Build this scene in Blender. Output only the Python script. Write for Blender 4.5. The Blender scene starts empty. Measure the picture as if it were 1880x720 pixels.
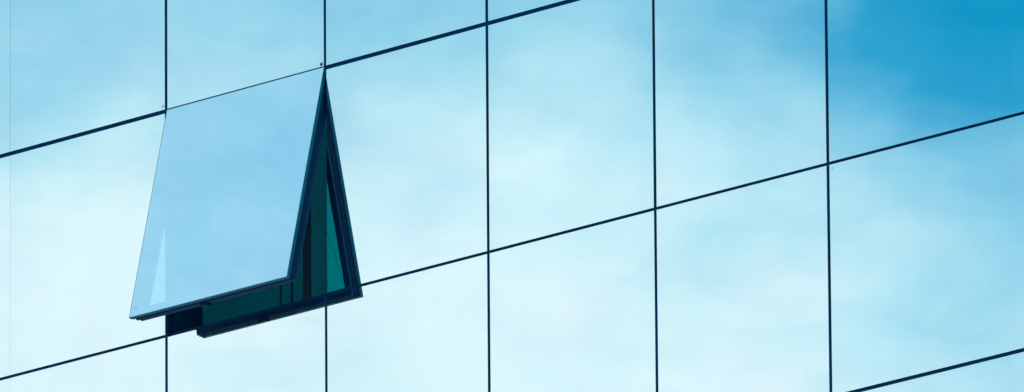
import bpy, bmesh, math, random
from mathutils import Vector, Matrix

sc = bpy.context.scene
col = sc.collection
rad = math.radians
rng = random.Random(11)

# ------------------------------------------------------------------ helpers
def tag(o, label=None, cat=None, kind=None, group=None):
    if label: o['label'] = label
    if cat: o['category'] = cat
    if kind: o['kind'] = kind
    if group: o['group'] = group
    return o

def link(name, bm, mats, parent=None):
    me = bpy.data.meshes.new(name)
    bm.normal_update()
    bm.to_mesh(me)
    bm.free()
    for m in (mats if isinstance(mats, (list, tuple)) else [mats]):
        me.materials.append(m)
    o = bpy.data.objects.new(name, me)
    col.objects.link(o)
    if parent: o.parent = parent
    return o

def box(bm, x0, x1, y0, y1, z0, z1, mi=0, bev=0.0):
    vs = [bm.verts.new((x, y, z)) for x in (x0, x1) for y in (y0, y1) for z in (z0, z1)]
    fs = [(0, 1, 3, 2), (4, 6, 7, 5), (0, 4, 5, 1), (2, 3, 7, 6), (0, 2, 6, 4), (1, 5, 7, 3)]
    faces = [bm.faces.new([vs[i] for i in f]) for f in fs]
    for f in faces: f.material_index = mi
    if bev > 0:
        es = list({e for f in faces for e in f.edges})
        r = bmesh.ops.bevel(bm, geom=es, offset=bev, segments=1, affect='EDGES')
        for f in r['faces']: f.material_index = mi
    return faces

def ring(bm, x0, x1, z0, z1, wd, y0, y1, mi=0):
    """rectangular mitred frame lying in XZ, from y0 (outside) to y1 (inside)"""
    def loop(i, y):
        return [bm.verts.new(p) for p in ((x0 + i, y, z0 + i), (x1 - i, y, z0 + i), (x1 - i, y, z1 - i), (x0 + i, y, z1 - i))]
    o0, o1, i0, i1 = loop(0, y0), loop(0, y1), loop(wd, y0), loop(wd, y1)
    for k in range(4):
        n = (k + 1) % 4
        for q in ((o0[k], o0[n], i0[n], i0[k]), (o1[n], o1[k], i1[k], i1[n]),
                  (o0[n], o0[k], o1[k], o1[n]), (i0[k], i0[n], i1[n], i1[k])):
            bm.faces.new(q).material_index = mi

# ------------------------------------------------------------------ materials
def mat(name):
    m = bpy.data.materials.new(name); m.use_nodes = True
    nt = m.node_tree; nt.nodes.clear()
    out = nt.nodes.new('ShaderNodeOutputMaterial')
    return m, nt, out

def principled(name, base, rough=0.5, metal=0.0, vary=0.25, scale=6.0, spec=0.5):
    m, nt, out = mat(name)
    p = nt.nodes.new('ShaderNodeBsdfPrincipled')
    tc = nt.nodes.new('ShaderNodeTexCoord')
    nz = nt.nodes.new('ShaderNodeTexNoise'); nz.inputs['Scale'].default_value = scale; nz.inputs['Detail'].default_value = 5
    nt.links.new(tc.outputs['Object'], nz.inputs['Vector'])
    mx = nt.nodes.new('ShaderNodeMix'); mx.data_type = 'RGBA'
    mx.inputs[6].default_value = (*[c * (1 - vary) for c in base], 1)
    mx.inputs[7].default_value = (*[min(1, c * (1 + vary)) for c in base], 1)
    nt.links.new(nz.outputs['Fac'], mx.inputs[0])
    nt.links.new(mx.outputs[2], p.inputs['Base Color'])
    p.inputs['Roughness'].default_value = rough
    p.inputs['Metallic'].default_value = metal
    p.inputs['Specular IOR Level'].default_value = spec
    nt.links.new(p.outputs[0], out.inputs[0])
    return m

def coated_glass(name, refl=0.80, rcol=(0.97, 1.0, 1.0), tcol=(0.30, 0.95, 1.0)):
    """solar-control glass: strong sharp reflection, the rest passes through with a teal tint"""
    m, nt, out = mat(name)
    g = nt.nodes.new('ShaderNodeBsdfGlossy'); g.inputs['Roughness'].default_value = 0.0
    g.inputs['Color'].default_value = (*rcol, 1)
    t = nt.nodes.new('ShaderNodeBsdfTransparent'); t.inputs['Color'].default_value = (*tcol, 1)
    mx = nt.nodes.new('ShaderNodeMixShader'); mx.inputs[0].default_value = refl
    # faint film of dust: a barely visible variation of the reflection
    tc = nt.nodes.new('ShaderNodeTexCoord')
    nz = nt.nodes.new('ShaderNodeTexNoise'); nz.inputs['Scale'].default_value = 1.7; nz.inputs['Detail'].default_value = 6
    nt.links.new(tc.outputs['Object'], nz.inputs['Vector'])
    mr = nt.nodes.new('ShaderNodeMapRange'); mr.inputs[1].default_value = .3; mr.inputs[2].default_value = .7
    mr.inputs[3].default_value = refl - .02; mr.inputs[4].default_value = refl + .02
    nt.links.new(nz.outputs['Fac'], mr.inputs[0]); nt.links.new(mr.outputs[0], mx.inputs[0])
    nt.links.new(t.outputs[0], mx.inputs[1]); nt.links.new(g.outputs[0], mx.inputs[2])
    nt.links.new(mx.outputs[0], out.inputs[0])
    return m

M_glass = coated_glass('coated_glass')
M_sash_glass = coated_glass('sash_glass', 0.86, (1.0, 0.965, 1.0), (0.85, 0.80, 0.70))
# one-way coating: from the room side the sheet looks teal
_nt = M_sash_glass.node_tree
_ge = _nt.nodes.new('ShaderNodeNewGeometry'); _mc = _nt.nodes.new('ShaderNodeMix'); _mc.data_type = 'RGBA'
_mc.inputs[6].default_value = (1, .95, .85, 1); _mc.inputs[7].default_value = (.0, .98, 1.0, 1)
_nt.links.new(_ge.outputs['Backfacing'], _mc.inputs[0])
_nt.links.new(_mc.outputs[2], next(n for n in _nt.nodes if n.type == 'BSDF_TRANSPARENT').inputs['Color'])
M_edge = principled('glass_edge', (0.000, 0.11, 0.17), 0.4, spec=.1)
M_seal = principled('black_sealant', (0.000, 0.040, 0.110), 0.7, vary=.3, scale=40, spec=.02)
M_frame = principled('dark_anodised_metal', (0.000, 0.026, 0.066), 0.5, vary=.2, scale=25, spec=.07)
M_bead = principled('blue_grey_gasket', (0.000, 0.040, 0.115), 0.5, vary=.2, scale=20, spec=.1)
M_reveal = principled('reveal_metal', (0.000, 0.055, 0.14), 0.6, vary=.2, spec=.05)
M_wall = principled('green_grey_paint', (0.02, 0.46, 0.49), 0.8, vary=.15, scale=2)
M_ceil = principled('ceiling_paint', (0.03, 0.40, 0.44), 0.8, vary=.1, scale=3)
M_floor = principled('carpet', (0.05, 0.10, 0.12), 0.9, scale=30)
M_col = principled('column_paint', (0.01, 0.28, 0.33), 0.7, vary=.1, scale=3)
M_shade_strip = principled('painted_shade_strip', (0.0, 0.03, 0.06), 0.7)
M_stamp = principled('etched_stamp', (0.01, 0.07, 0.14), 0.6)
M_stampf = principled('faint_etched_stamp', (0.60, 0.80, 0.88), 0.6)

# ------------------------------------------------------------------ the facade grid
W4 = 1.44584
XS = {-2: -4.335, -1: -2.885, 0: -1.432, 1: 0.0, 2: W4 - .012, 3: 2 * W4 - .0245, 4: 3 * W4 - .024, 5: 4 * W4,
      6: 7.268, 7: 8.72, 8: 10.17}
ZS = {-1: 3.02, 0: 1.51, 1: 0.0, 2: -1.506, 3: -3.0085, 4: -4.52}
HX = {i: .0120 for i in XS}; HX[0] = HX[6] = .0006        # half joint widths: two hairline butt joints
HX[2] = .0110; HX[5] = .0130
HZ = {i: .0140 for i in ZS}; HZ[1] = .0142; HZ[2] = .0100; HZ[3] = .0128
OPEN = (1, 1)                                              # the cell of the open window

building = bpy.data.objects.new('glass_building', None); col.objects.link(building)
building.location = (0, 0, 0)
tag(building, 'mirror glass office building with square panes, dark joints and one window tilted open', 'building')

def pane_mesh(w, h, tiltx, tilty, pillow, wav, seed, n=24):
    """front sheet at y=0 (a little bowed and wavy, as insulated glass is), with real edges 24 mm deep"""
    bm = bmesh.new()
    r = random.Random(seed)
    waves = [(r.uniform(1.5, 5), r.uniform(1.5, 5), r.uniform(0, 6.3), r.uniform(.3, 1)) for _ in range(5)]
    grid = []
    for j in range(n + 1):
        row = []
        for i in range(n + 1):
            x = (i / n - .5); z = (j / n - .5)
            b = (1 - (2 * x) ** 2) * (1 - (2 * z) ** 2)
            y = -pillow * b + x * w * tiltx + z * h * tilty
            for (a, c, p, s) in waves:
                y += wav * s * math.sin(a * x * 3 + c * z * 3 + p) * (1 - abs(2 * x) ** 4) * (1 - abs(2 * z) ** 4)
            row.append(bm.verts.new((x * w, y, z * h)))
        grid.append(row)
    for j in range(n):
        for i in range(n):
            f = bm.faces.new((grid[j][i], grid[j][i + 1], grid[j + 1][i + 1], grid[j + 1][i])); f.smooth = True
    d = .024
    c = [grid[0][0], grid[0][n], grid[n][n], grid[n][0]]
    fr = [bm.verts.new(v.co) for v in c]
    bk = [bm.verts.new((v.co.x, v.co.y + d, v.co.z)) for v in c]
    for k in range(4):
        m = (k + 1) % 4
        bm.faces.new((fr[m], fr[k], bk[k], bk[m])).material_index = 1
    return bm

panes = {}; LAST = {}
# (tilt about the vertical, tilt about the horizontal, bow in m) of panes that hang visibly out of line, in radians
SPECIAL = {
    (5, 1): (.0010, .0011, .00012),
    (2, 1): (0, 0, .00006), (1, 2): (0, 0, .00006), (0, 1): (0, 0, .00008), (2, 2): (0, 0, .00006),
}
cols = sorted(XS)[:-1]; rows = sorted(ZS)[:-1]
for r in rows:
    for c in cols:
        if (c, r) == OPEN: continue
        x0, x1 = XS[c] + HX[c], XS[c + 1] - HX[c + 1]
        z1, z0 = ZS[r] - HZ[r], ZS[r + 1] + HZ[r + 1]
        tx, ty, pw = rng.gauss(0, .0008), rng.gauss(0, .0007) + (.0006 if r == 0 else 0), rng.uniform(-.0002, .00035)
        if c == 6 and r in LAST: tx, ty, pw = LAST[r][0] - .00012, LAST[r][1] - .00008, 0     # hairline seams: nearly in line with the neighbour
        if c == 0 and r in LAST: tx, ty, pw = LAST[r][0] + .00010, LAST[r][1] - .00005, .00006
        if (c, r) in SPECIAL: tx, ty, pw = SPECIAL[(c, r)]
        LAST[r] = (tx, ty)
        o = link('glass_pane', pane_mesh(x1 - x0, z1 - z0, tx, ty, pw, .000016, c * 31 + r * 7), [M_glass, M_edge], building)
        o.location = ((x0 + x1) / 2, 0, (z0 + z1) / 2)
        panes[(c, r)] = o
panes[(5, 1)]['label'] = 'deep blue pane at the upper right, darkest of the facade'

# black sealant in the joints: one strip per vertical joint, one per horizontal joint
for i in sorted(XS)[1:-1]:
    if i in (0, 6): hw = .008
    else: hw = HX[i] + .012
    bm = bmesh.new()
    segs = [(ZS[4], ZS[-1])]
    if i in (1, 2): segs = [(ZS[4], ZS[2] - HZ[2] - .012), (ZS[1] + .02, ZS[-1])]
    for (a, b) in segs:
        box(bm, XS[i] - hw, XS[i] + hw, .012, .05, a, b)
    if i in (1, 2):     # beside the open window only the half behind the fixed pane remains
        s = -1 if i == 1 else 1
        xa, xb = sorted((XS[i] + s * hw, XS[i] + s * (HX[i] - .012)))
        box(bm, xa, xb, .013, .05, ZS[2] - HZ[2] - .012, ZS[1] + .02)
    link('vertical_joint', bm, M_seal, building)
for j in sorted(ZS)[1:-1]:
    bm = bmesh.new()
    hw = HZ[j] + .012
    ks = sorted(XS)
    for a, b in zip(ks[:-1], ks[1:]):
        ha = .008 if a in (0, 6) else HX[a] + .012
        hb = .008 if b in (0, 6) else HX[b] + .012
        lo, hi = ZS[j] - hw, ZS[j] + hw
        if a == 1 and j == 1: lo = ZS[j] + HZ[j] - .012
        if a == 1 and j == 2: hi = ZS[j] - HZ[j] + .016
        box(bm, XS[a] + ha, XS[b] - hb, .0135, .05, lo, hi)
    link('horizontal_joint', bm, M_seal, building)

# tiny etched stamps in pane corners
def stamp(pane, x, z, s, m):
    bm = bmesh.new()
    t = s * .2
    lx, lz = x - pane.location.x, z - pane.location.z
    for k in (-1, 0, 1):
        box(bm, lx + k * s * .4 - t / 2, lx + k * s * .4 + t / 2, -.0032, -.0012, lz - s * .5, lz + s * (.5 if k else .1))
    box(bm, lx - s * .4 + t * .55, lx - t * .55, -.0031, -.0013, lz + s * .1, lz + s * .45)
    link('glass_stamp', bm, m, pane)
stamp(panes[(1, 0)], XS[2] - .032, .031, .020, M_stamp)
stamp(panes[(0, 0)], -.030, .038, .018, M_stampf)
stamp(panes[(5, 2)], XS[5] + .036, ZS[2] - .036, .014, M_stampf)

# ------------------------------------------------------------------ the opening and its open top-hung window
ox0, ox1 = XS[1] + HX[1] - .006, XS[2] - HX[2] + .006
oz1, oz0 = ZS[1] - HZ[1] + .006, ZS[2] + HZ[2] - .006
bm = bmesh.new()
ring(bm, ox0 - .04, ox1 + .04, oz0 - .05, oz1 + .04, .052, .055, .315)
ring(bm, ox0 - .03, ox1 + .03, oz0 - .02, oz1 + .03, .034, .0285, .056, 1)
o = link('window_surround', bm, [M_reveal, M_frame], building)

TH = .2345
L = (ZS[1] - ZS[2]) - HZ[1] - HZ[2] + .022
SW = XS[2] - XS[1] - HX[1] - HX[2] + .010
bm = bmesh.new()
hwid = SW / 2
# stepped profile of the sash, from the glass inward
ring(bm, -hwid + .003, hwid - .003, -L + .006, -.010, .064, .0255, .040)
ring(bm, -hwid + .012, hwid - .006, -L + .016, -.016, .052, .0402, .052)
ring(bm, -hwid + .012, hwid - .005, -L + .009, -.012, .060, .0522, .068)
ring(bm, -hwid + .026, hwid - .008, -L + .022, -.018, .044, .0682, .078)
ring(bm, -hwid + .022, hwid - .007, -L + .016, -.016, .048, .0782, .098, 1)
sash = link('open_window', bm, [M_frame, M_bead], building)
sash.location = ((XS[1] + XS[2] + HX[1] - HX[2]) / 2, -.001, ZS[1] - HZ[1] + .022)
sash.rotation_euler = (-TH, 0, 0)
sash['label'] = 'top-hung window tilted outward at the bottom, pale blue glass in a dark frame'
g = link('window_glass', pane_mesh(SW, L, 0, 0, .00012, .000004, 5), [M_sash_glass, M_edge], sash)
g.location = (0, 0, -L / 2)
# dark sealed rim along the glass, and catches under the lower rail
bm = bmesh.new()
ring(bm, -hwid + .001, hwid - .001, -L + .001, -.001, .0022, -.0008, .0245)
link('glass_rim', bm, M_edge, sash)
bm = bmesh.new()
box(bm, -.13, -.07, .060, .110, -L - .006, -L + .03, 0, .003)
link('window_catch', bm, M_frame, sash)
for s in (-1, 1):
    bm = bmesh.new()
    xs = s * (hwid - .020)
    # friction stay: a flat arm from the jamb up at the hinge down to the sash stile
    a = Vector((0, .095, -.05)); b = Vector((0, .085, -.26)); d = (b - a).normalized(); n = Vector((0, -d.z, d.y)) * .009
    vs = []
    for x in (xs - .0015, xs + .0015):
        vs.append([bm.verts.new((x, p.y, p.z)) for p in (a + n, a - n, b - n, b + n)])
    bm.faces.new(vs[0][::-1]); bm.faces.new(vs[1])
    for k in range(4):
        m = (k + 1) % 4; bm.faces.new((vs[0][k], vs[0][m], vs[1][m], vs[1][k]))
    link('stay_arm', bm, M_frame, sash)
bm = bmesh.new()
for k in (-1, 0, 1): box(bm, -hwid + .045 + k * .005 - .0018, -hwid + .045 + k * .005 + .0018, -.0032, -.0012, -L + .058, -L + .070)
link('glass_stamp', bm, M_stampf, sash)

# ------------------------------------------------------------------ the room behind the glass
RX0, RX1, RZ0, RZ1, RY = -4.3, 10.1, -4.5, 3.0, 4.2
def plate(name, x0, x1, y0, y1, z0, z1, m):
    bm = bmesh.new(); box(bm, x0, x1, y0, y1, z0, z1); return link(name, bm, m, building)
plate('interior_wall', RX0, RX1, RY, RY + .1, RZ0, RZ1, M_wall)
plate('interior_wall', RX0 - .1, RX0, .07, RY + .1, RZ0, RZ1, M_wall)
plate('interior_wall', RX1, RX1 + .1, .07, RY + .1, RZ0, RZ1, M_wall)
plate('ceiling', RX0 - .1, RX1 + .1, .07, RY + .1, RZ1, RZ1 + .1, M_ceil)
plate('floor', RX0 - .1, RX1 + .1, .07, RY + .1, RZ0 - .1, RZ0, M_floor)
bm = bmesh.new()
bmesh.ops.create_cone(bm, cap_ends=True, segments=64, radius1=.2, radius2=.2, depth=RZ1 - RZ0,
                      matrix=Matrix.Translation((.37, 1.2, (RZ0 + RZ1) / 2)))
for f in bm.faces:
    if len(f.verts) == 4: f.smooth = True
link('round_column', bm, M_col, building)
plate('inner_post_or_shade', .434, .446, .60, .606, RZ0, RZ1, M_reveal)
plate('inner_post_or_shade', .530, .552, .60, .606, RZ0, RZ1, M_reveal)

plate('inner_post_or_shade', .625, .695, .62, .626, RZ0, RZ1, M_shade_strip)  # added dark strip, paints the shade along the column's left edge

# ------------------------------------------------------------------ ground far below, and an added unseen sheet for the sash to reflect
GZ = -31.1
def sheet(name, x0, x1, y0, y1, z, m):
    bm = bmesh.new()
    bm.faces.new([bm.verts.new(p) for p in ((x0, y0, z), (x1, y0, z), (x1, y1, z), (x0, y1, z))])
    o = link(name, bm, m); o['kind'] = 'structure'; return o
M_ground = principled('pale_paving', (.32, .33, .34), .8, scale=.3)
mw, nt, out = mat('painted_pale_water')
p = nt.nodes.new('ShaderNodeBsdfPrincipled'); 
# painted pinkish gradient, paler when nearer, gives the sash its lavender reflection
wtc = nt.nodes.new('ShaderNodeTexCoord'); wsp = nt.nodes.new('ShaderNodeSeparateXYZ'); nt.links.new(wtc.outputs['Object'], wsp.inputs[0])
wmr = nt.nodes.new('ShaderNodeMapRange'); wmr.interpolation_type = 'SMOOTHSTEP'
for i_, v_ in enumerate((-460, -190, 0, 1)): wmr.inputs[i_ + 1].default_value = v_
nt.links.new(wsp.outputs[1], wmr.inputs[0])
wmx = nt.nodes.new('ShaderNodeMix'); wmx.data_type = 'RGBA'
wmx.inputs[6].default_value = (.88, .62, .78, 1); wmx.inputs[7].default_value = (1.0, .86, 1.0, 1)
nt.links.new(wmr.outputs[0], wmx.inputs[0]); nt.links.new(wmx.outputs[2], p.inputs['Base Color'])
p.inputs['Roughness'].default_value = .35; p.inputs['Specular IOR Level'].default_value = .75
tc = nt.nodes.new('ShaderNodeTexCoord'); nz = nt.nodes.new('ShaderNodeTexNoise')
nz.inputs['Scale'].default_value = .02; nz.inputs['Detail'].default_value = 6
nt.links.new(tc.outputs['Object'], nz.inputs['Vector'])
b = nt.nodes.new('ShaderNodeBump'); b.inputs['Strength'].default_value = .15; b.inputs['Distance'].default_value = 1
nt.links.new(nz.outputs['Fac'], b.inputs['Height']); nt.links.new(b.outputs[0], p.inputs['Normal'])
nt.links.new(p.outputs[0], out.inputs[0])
sheet('ground', -9000, 9000, -9000, 9000, GZ - .004, M_ground)
sheet('added_water', -9000, 9000, -8990, -140, GZ, mw)  # unseen, added so the open sash reflects something smooth and pale

# ------------------------------------------------------------------ sky
SUN_EL, SUN_AZ = rad(38), rad(20)      # behind the building: the facade stands in open shade
world = bpy.data.worlds.new('World'); sc.world = world; world.use_nodes = True
nt = world.node_tree; nt.nodes.clear()
N = nt.nodes.new; K = nt.links.new
out = N('ShaderNodeOutputWorld'); bg = N('ShaderNodeBackground'); K(bg.outputs[0], out.inputs[0])
bg.inputs['Strength'].default_value = 0.1
sky = N('ShaderNodeTexSky'); sky.sky_type = 'NISHITA'; sky.sun_disc = False
sky.sun_elevation = SUN_EL; sky.sun_rotation = SUN_AZ
tc = N('ShaderNodeTexCoord'); D = tc.outputs['Generated']

def val(op, a, b=None, clamp=False):
    n = N('ShaderNodeMath'); n.operation = op; n.use_clamp = clamp
    for i, v in enumerate((a, b)):
        if v is None: continue
        if isinstance(v, (int, float)): n.inputs[i].default_value = v
        else: K(v, n.inputs[i])
    return n.outputs[0]
def vdot(v):
    n = N('ShaderNodeVectorMath'); n.operation = 'DOT_PRODUCT'; K(D, n.inputs[0]); n.inputs[1].default_value = v
    return n.outputs['Value']
def smooth(x, a, b, lo, hi):
    n = N('ShaderNodeMapRange'); n.interpolation_type = 'SMOOTHSTEP'
    K(x, n.inputs[0])
    for i, v in enumerate((a, b, lo, hi)): n.inputs[i + 1].default_value = v
    return n.outputs[0]

# cloud bank low in the sky opposite the facade; local axes in degrees of azimuth / elevation
AZ, EL = rad(-43.5), rad(15.6)
eu = (math.cos(AZ), math.sin(AZ), 0)
ev = (-math.sin(AZ) * math.sin(EL), math.cos(AZ) * math.sin(EL), math.cos(EL))
u = val('MULTIPLY', vdot(eu), 57.296); v = val('MULTIPLY', vdot(ev), 57.296)
uv = N('ShaderNodeCombineXYZ'); K(u, uv.inputs[0]); K(v, uv.inputs[1]); uv = uv.outputs[0]

def noise(scale, detail, rough, sx=1, sy=1, rot=0, off=0, dist=0):
    mp = N('ShaderNodeMapping'); K(uv, mp.inputs[0]); mp.inputs['Scale'].default_value = (sx, sy, 1)
    mp.inputs['Rotation'].default_value = (0, 0, rad(rot)); mp.inputs['Location'].default_value = (off, off * .7, off * .3)
    n = N('ShaderNodeTexNoise'); n.inputs['Scale'].default_value = scale; n.inputs['Detail'].default_value = detail
    n.inputs['Roughness'].default_value = rough; n.inputs['Distortion'].default_value = dist
    K(mp.outputs[0], n.inputs['Vector'])
    return n.outputs['Fac']
# soft warp of the coordinates so that no cloud is a clean oval
wn = N('ShaderNodeTexNoise'); wn.inputs['Scale'].default_value = 1.6; wn.inputs['Detail'].default_value = 3; K(uv, wn.inputs['Vector'])
ws = N('ShaderNodeVectorMath'); ws.operation = 'SUBTRACT'; K(wn.outputs['Color'], ws.inputs[0]); ws.inputs[1].default_value = (.5, .5, .5)
wm = N('ShaderNodeVectorMath'); wm.operation = 'SCALE'; K(ws.outputs[0], wm.inputs[0]); wm.inputs[3].default_value = .5
wa = N('ShaderNodeVectorMath'); wa.operation = 'ADD'; K(uv, wa.inputs[0]); K(wm.outputs[0], wa.inputs[1])
wuv = wa.outputs[0]
sx = N('ShaderNodeSeparateXYZ'); K(wuv, sx.inputs[0])

t = smooth(sx.outputs[1], -.40, .85, .985, .60)
BLOBS = [  # azimuth, elevation, widths in degrees, change of cloud density
    (1.90, .80, .80, .54, -.50), (1.88, -.25, .64, .80, -.34), (.86, .52, .46, .26, -.16), (.25, .45, .4, .25, .10),
    (-1.65, .36, .28, .30, -.03), (-.41, .56, .38, .17, -.08), (-.56, .32, .12, .2, -.08),
    (.83, -.2, .28, .25, -.07), (-1.47, -.11, .38, .28, .08), (.1, .25, .3, .2, .05),
]
for (cu, cv, ru, rv, a) in BLOBS:
    s = N('ShaderNodeVectorMath'); s.operation = 'SUBTRACT'; K(wuv, s.inputs[0]); s.inputs[1].default_value = (cu, cv, 0)
    m = N('ShaderNodeVectorMath'); m.operation = 'MULTIPLY'; K(s.outputs[0], m.inputs[0]); m.inputs[1].default_value = (1 / ru, 1 / rv, 0)
    d = N('ShaderNodeVectorMath'); d.operation = 'DOT_PRODUCT'; K(m.outputs[0], d.inputs[0]); K(m.outputs[0], d.inputs[1])
    e = val('POWER', 2.71828, val('MULTIPLY', d.outputs['Value'], -1.0))
    t = val('ADD', t, val('MULTIPLY', e, a))
t = val('ADD', t, val('MULTIPLY', val('SUBTRACT', noise(1.5, 5, .5, 1, 1.6, 25, 3.1, .4), .5), .34))
t = val('ADD', t, val('MULTIPLY', val('SUBTRACT', noise(4.5, 4, .5, .6, 1.8, 30, 7.7, .3), .5), .10))
t = val('ADD', t, val('MULTIPLY', val('SUBTRACT', noise(9, 6, .6, .5, 1.6, 28, 21.0, .5), .5), .07))
t = val('MAXIMUM', val('MINIMUM', t, 1.0), 0.0)

def lin(c):
    return tuple(((x / 255 + .055) / 1.055) ** 2.4 if x > 10 else x / 255 / 12.92 for x in c)
ramp = N('ShaderNodeValToRGB'); cr = ramp.color_ramp
stops = [(0, (0, 150, 199)), (.2, (48, 164, 211)), (.4, (110, 190, 226)), (.6, (148, 212, 236)), (.8, (188, 233, 246)), (1, (222, 247, 252))]
while len(cr.elements) < len(stops): cr.elements.new(.5)
for el_, (pz, c) in zip(cr.elements, stops):
    el_.position = pz; el_.color = (*lin(c), 1)
K(t, ramp.inputs[0])
lav = N('ShaderNodeMix'); lav.data_type = 'RGBA'; lav.blend_type = 'MULTIPLY'      # some cloud is greyer and a touch lavender
K(smooth(noise(2.2, 3, .5, 1, 1.3, -20, 12.4, .3), .42, .68, 0, .45), lav.inputs[0]); K(ramp.outputs[0], lav.inputs[6]); lav.inputs[7].default_value = (1.03, .945, 1.0, 1)
gain = N('ShaderNodeVectorMath'); gain.operation = 'SCALE'; K(lav.outputs[2], gain.inputs[0]); gain.inputs[3].default_value = 10 / .80
# clear blue between the clouds comes from the physical sky, cooled a little
tint = N('ShaderNodeMix'); tint.data_type = 'RGBA'; tint.blend_type = 'MULTIPLY'; tint.inputs[0].default_value = 1
K(sky.outputs[0], tint.inputs[6]); tint.inputs[7].default_value = (.12, .85, 1.0, 1)
mx = N('ShaderNodeMix'); mx.data_type = 'RGBA'
K(val('ADD', val('MULTIPLY', t, .14), .86, True), mx.inputs[0]); K(tint.outputs[2], mx.inputs[6]); K(gain.outputs[0], mx.inputs[7])
K(mx.outputs[2], bg.inputs['Color'])

sl = bpy.data.lights.new('sun', 'SUN'); sl.energy = 5.0; sl.angle = rad(.5); sl.color = (1, .95, .88)
so = bpy.data.objects.new('sun', sl); col.objects.link(so)
sd = Vector((math.sin(SUN_AZ) * math.cos(SUN_EL), math.cos(SUN_AZ) * math.cos(SUN_EL), math.sin(SUN_EL)))
so.rotation_euler = sd.to_track_quat('Z', 'Y').to_euler(); so.location = sd * 60

# ------------------------------------------------------------------ camera: long lens from the ground, 105 m away
az, pt, roll, x0, z0, dist, fpx = .75862, .27258, -.00727, 3.07661, -1.17827, 105.05064, 30488.43822
f = Vector((-math.sin(az) * math.cos(pt), math.cos(az) * math.cos(pt), math.sin(pt)))
r = Vector((math.cos(az), math.sin(az), 0)); up = r.cross(f)
r2 = r * math.cos(roll) + up * math.sin(roll); u2 = -r * math.sin(roll) + up * math.cos(roll)
cam = bpy.data.cameras.new('camera'); co = bpy.data.objects.new('camera', cam); col.objects.link(co)
pos = Vector((x0, 0, z0)) - f * dist
co.matrix_world = Matrix(((r2.x, u2.x, -f.x, pos.x), (r2.y, u2.y, -f.y, pos.y), (r2.z, u2.z, -f.z, pos.z), (0, 0, 0, 1)))
cam.sensor_width = 36; cam.lens = 36 * fpx / 1880
cam.clip_start = 1; cam.clip_end = 40000
sc.camera = co

sc.view_settings.view_transform = 'Standard'; sc.view_settings.look = 'None'
sc.view_settings.exposure = 0; sc.view_settings.gamma = 1
sc.render.engine = 'CYCLES'
sc.cycles.use_denoising = True
sc.cycles.max_bounces = 16; sc.cycles.glossy_bounces = 8; sc.cycles.transparent_max_bounces = 16; sc.cycles.diffuse_bounces = 5
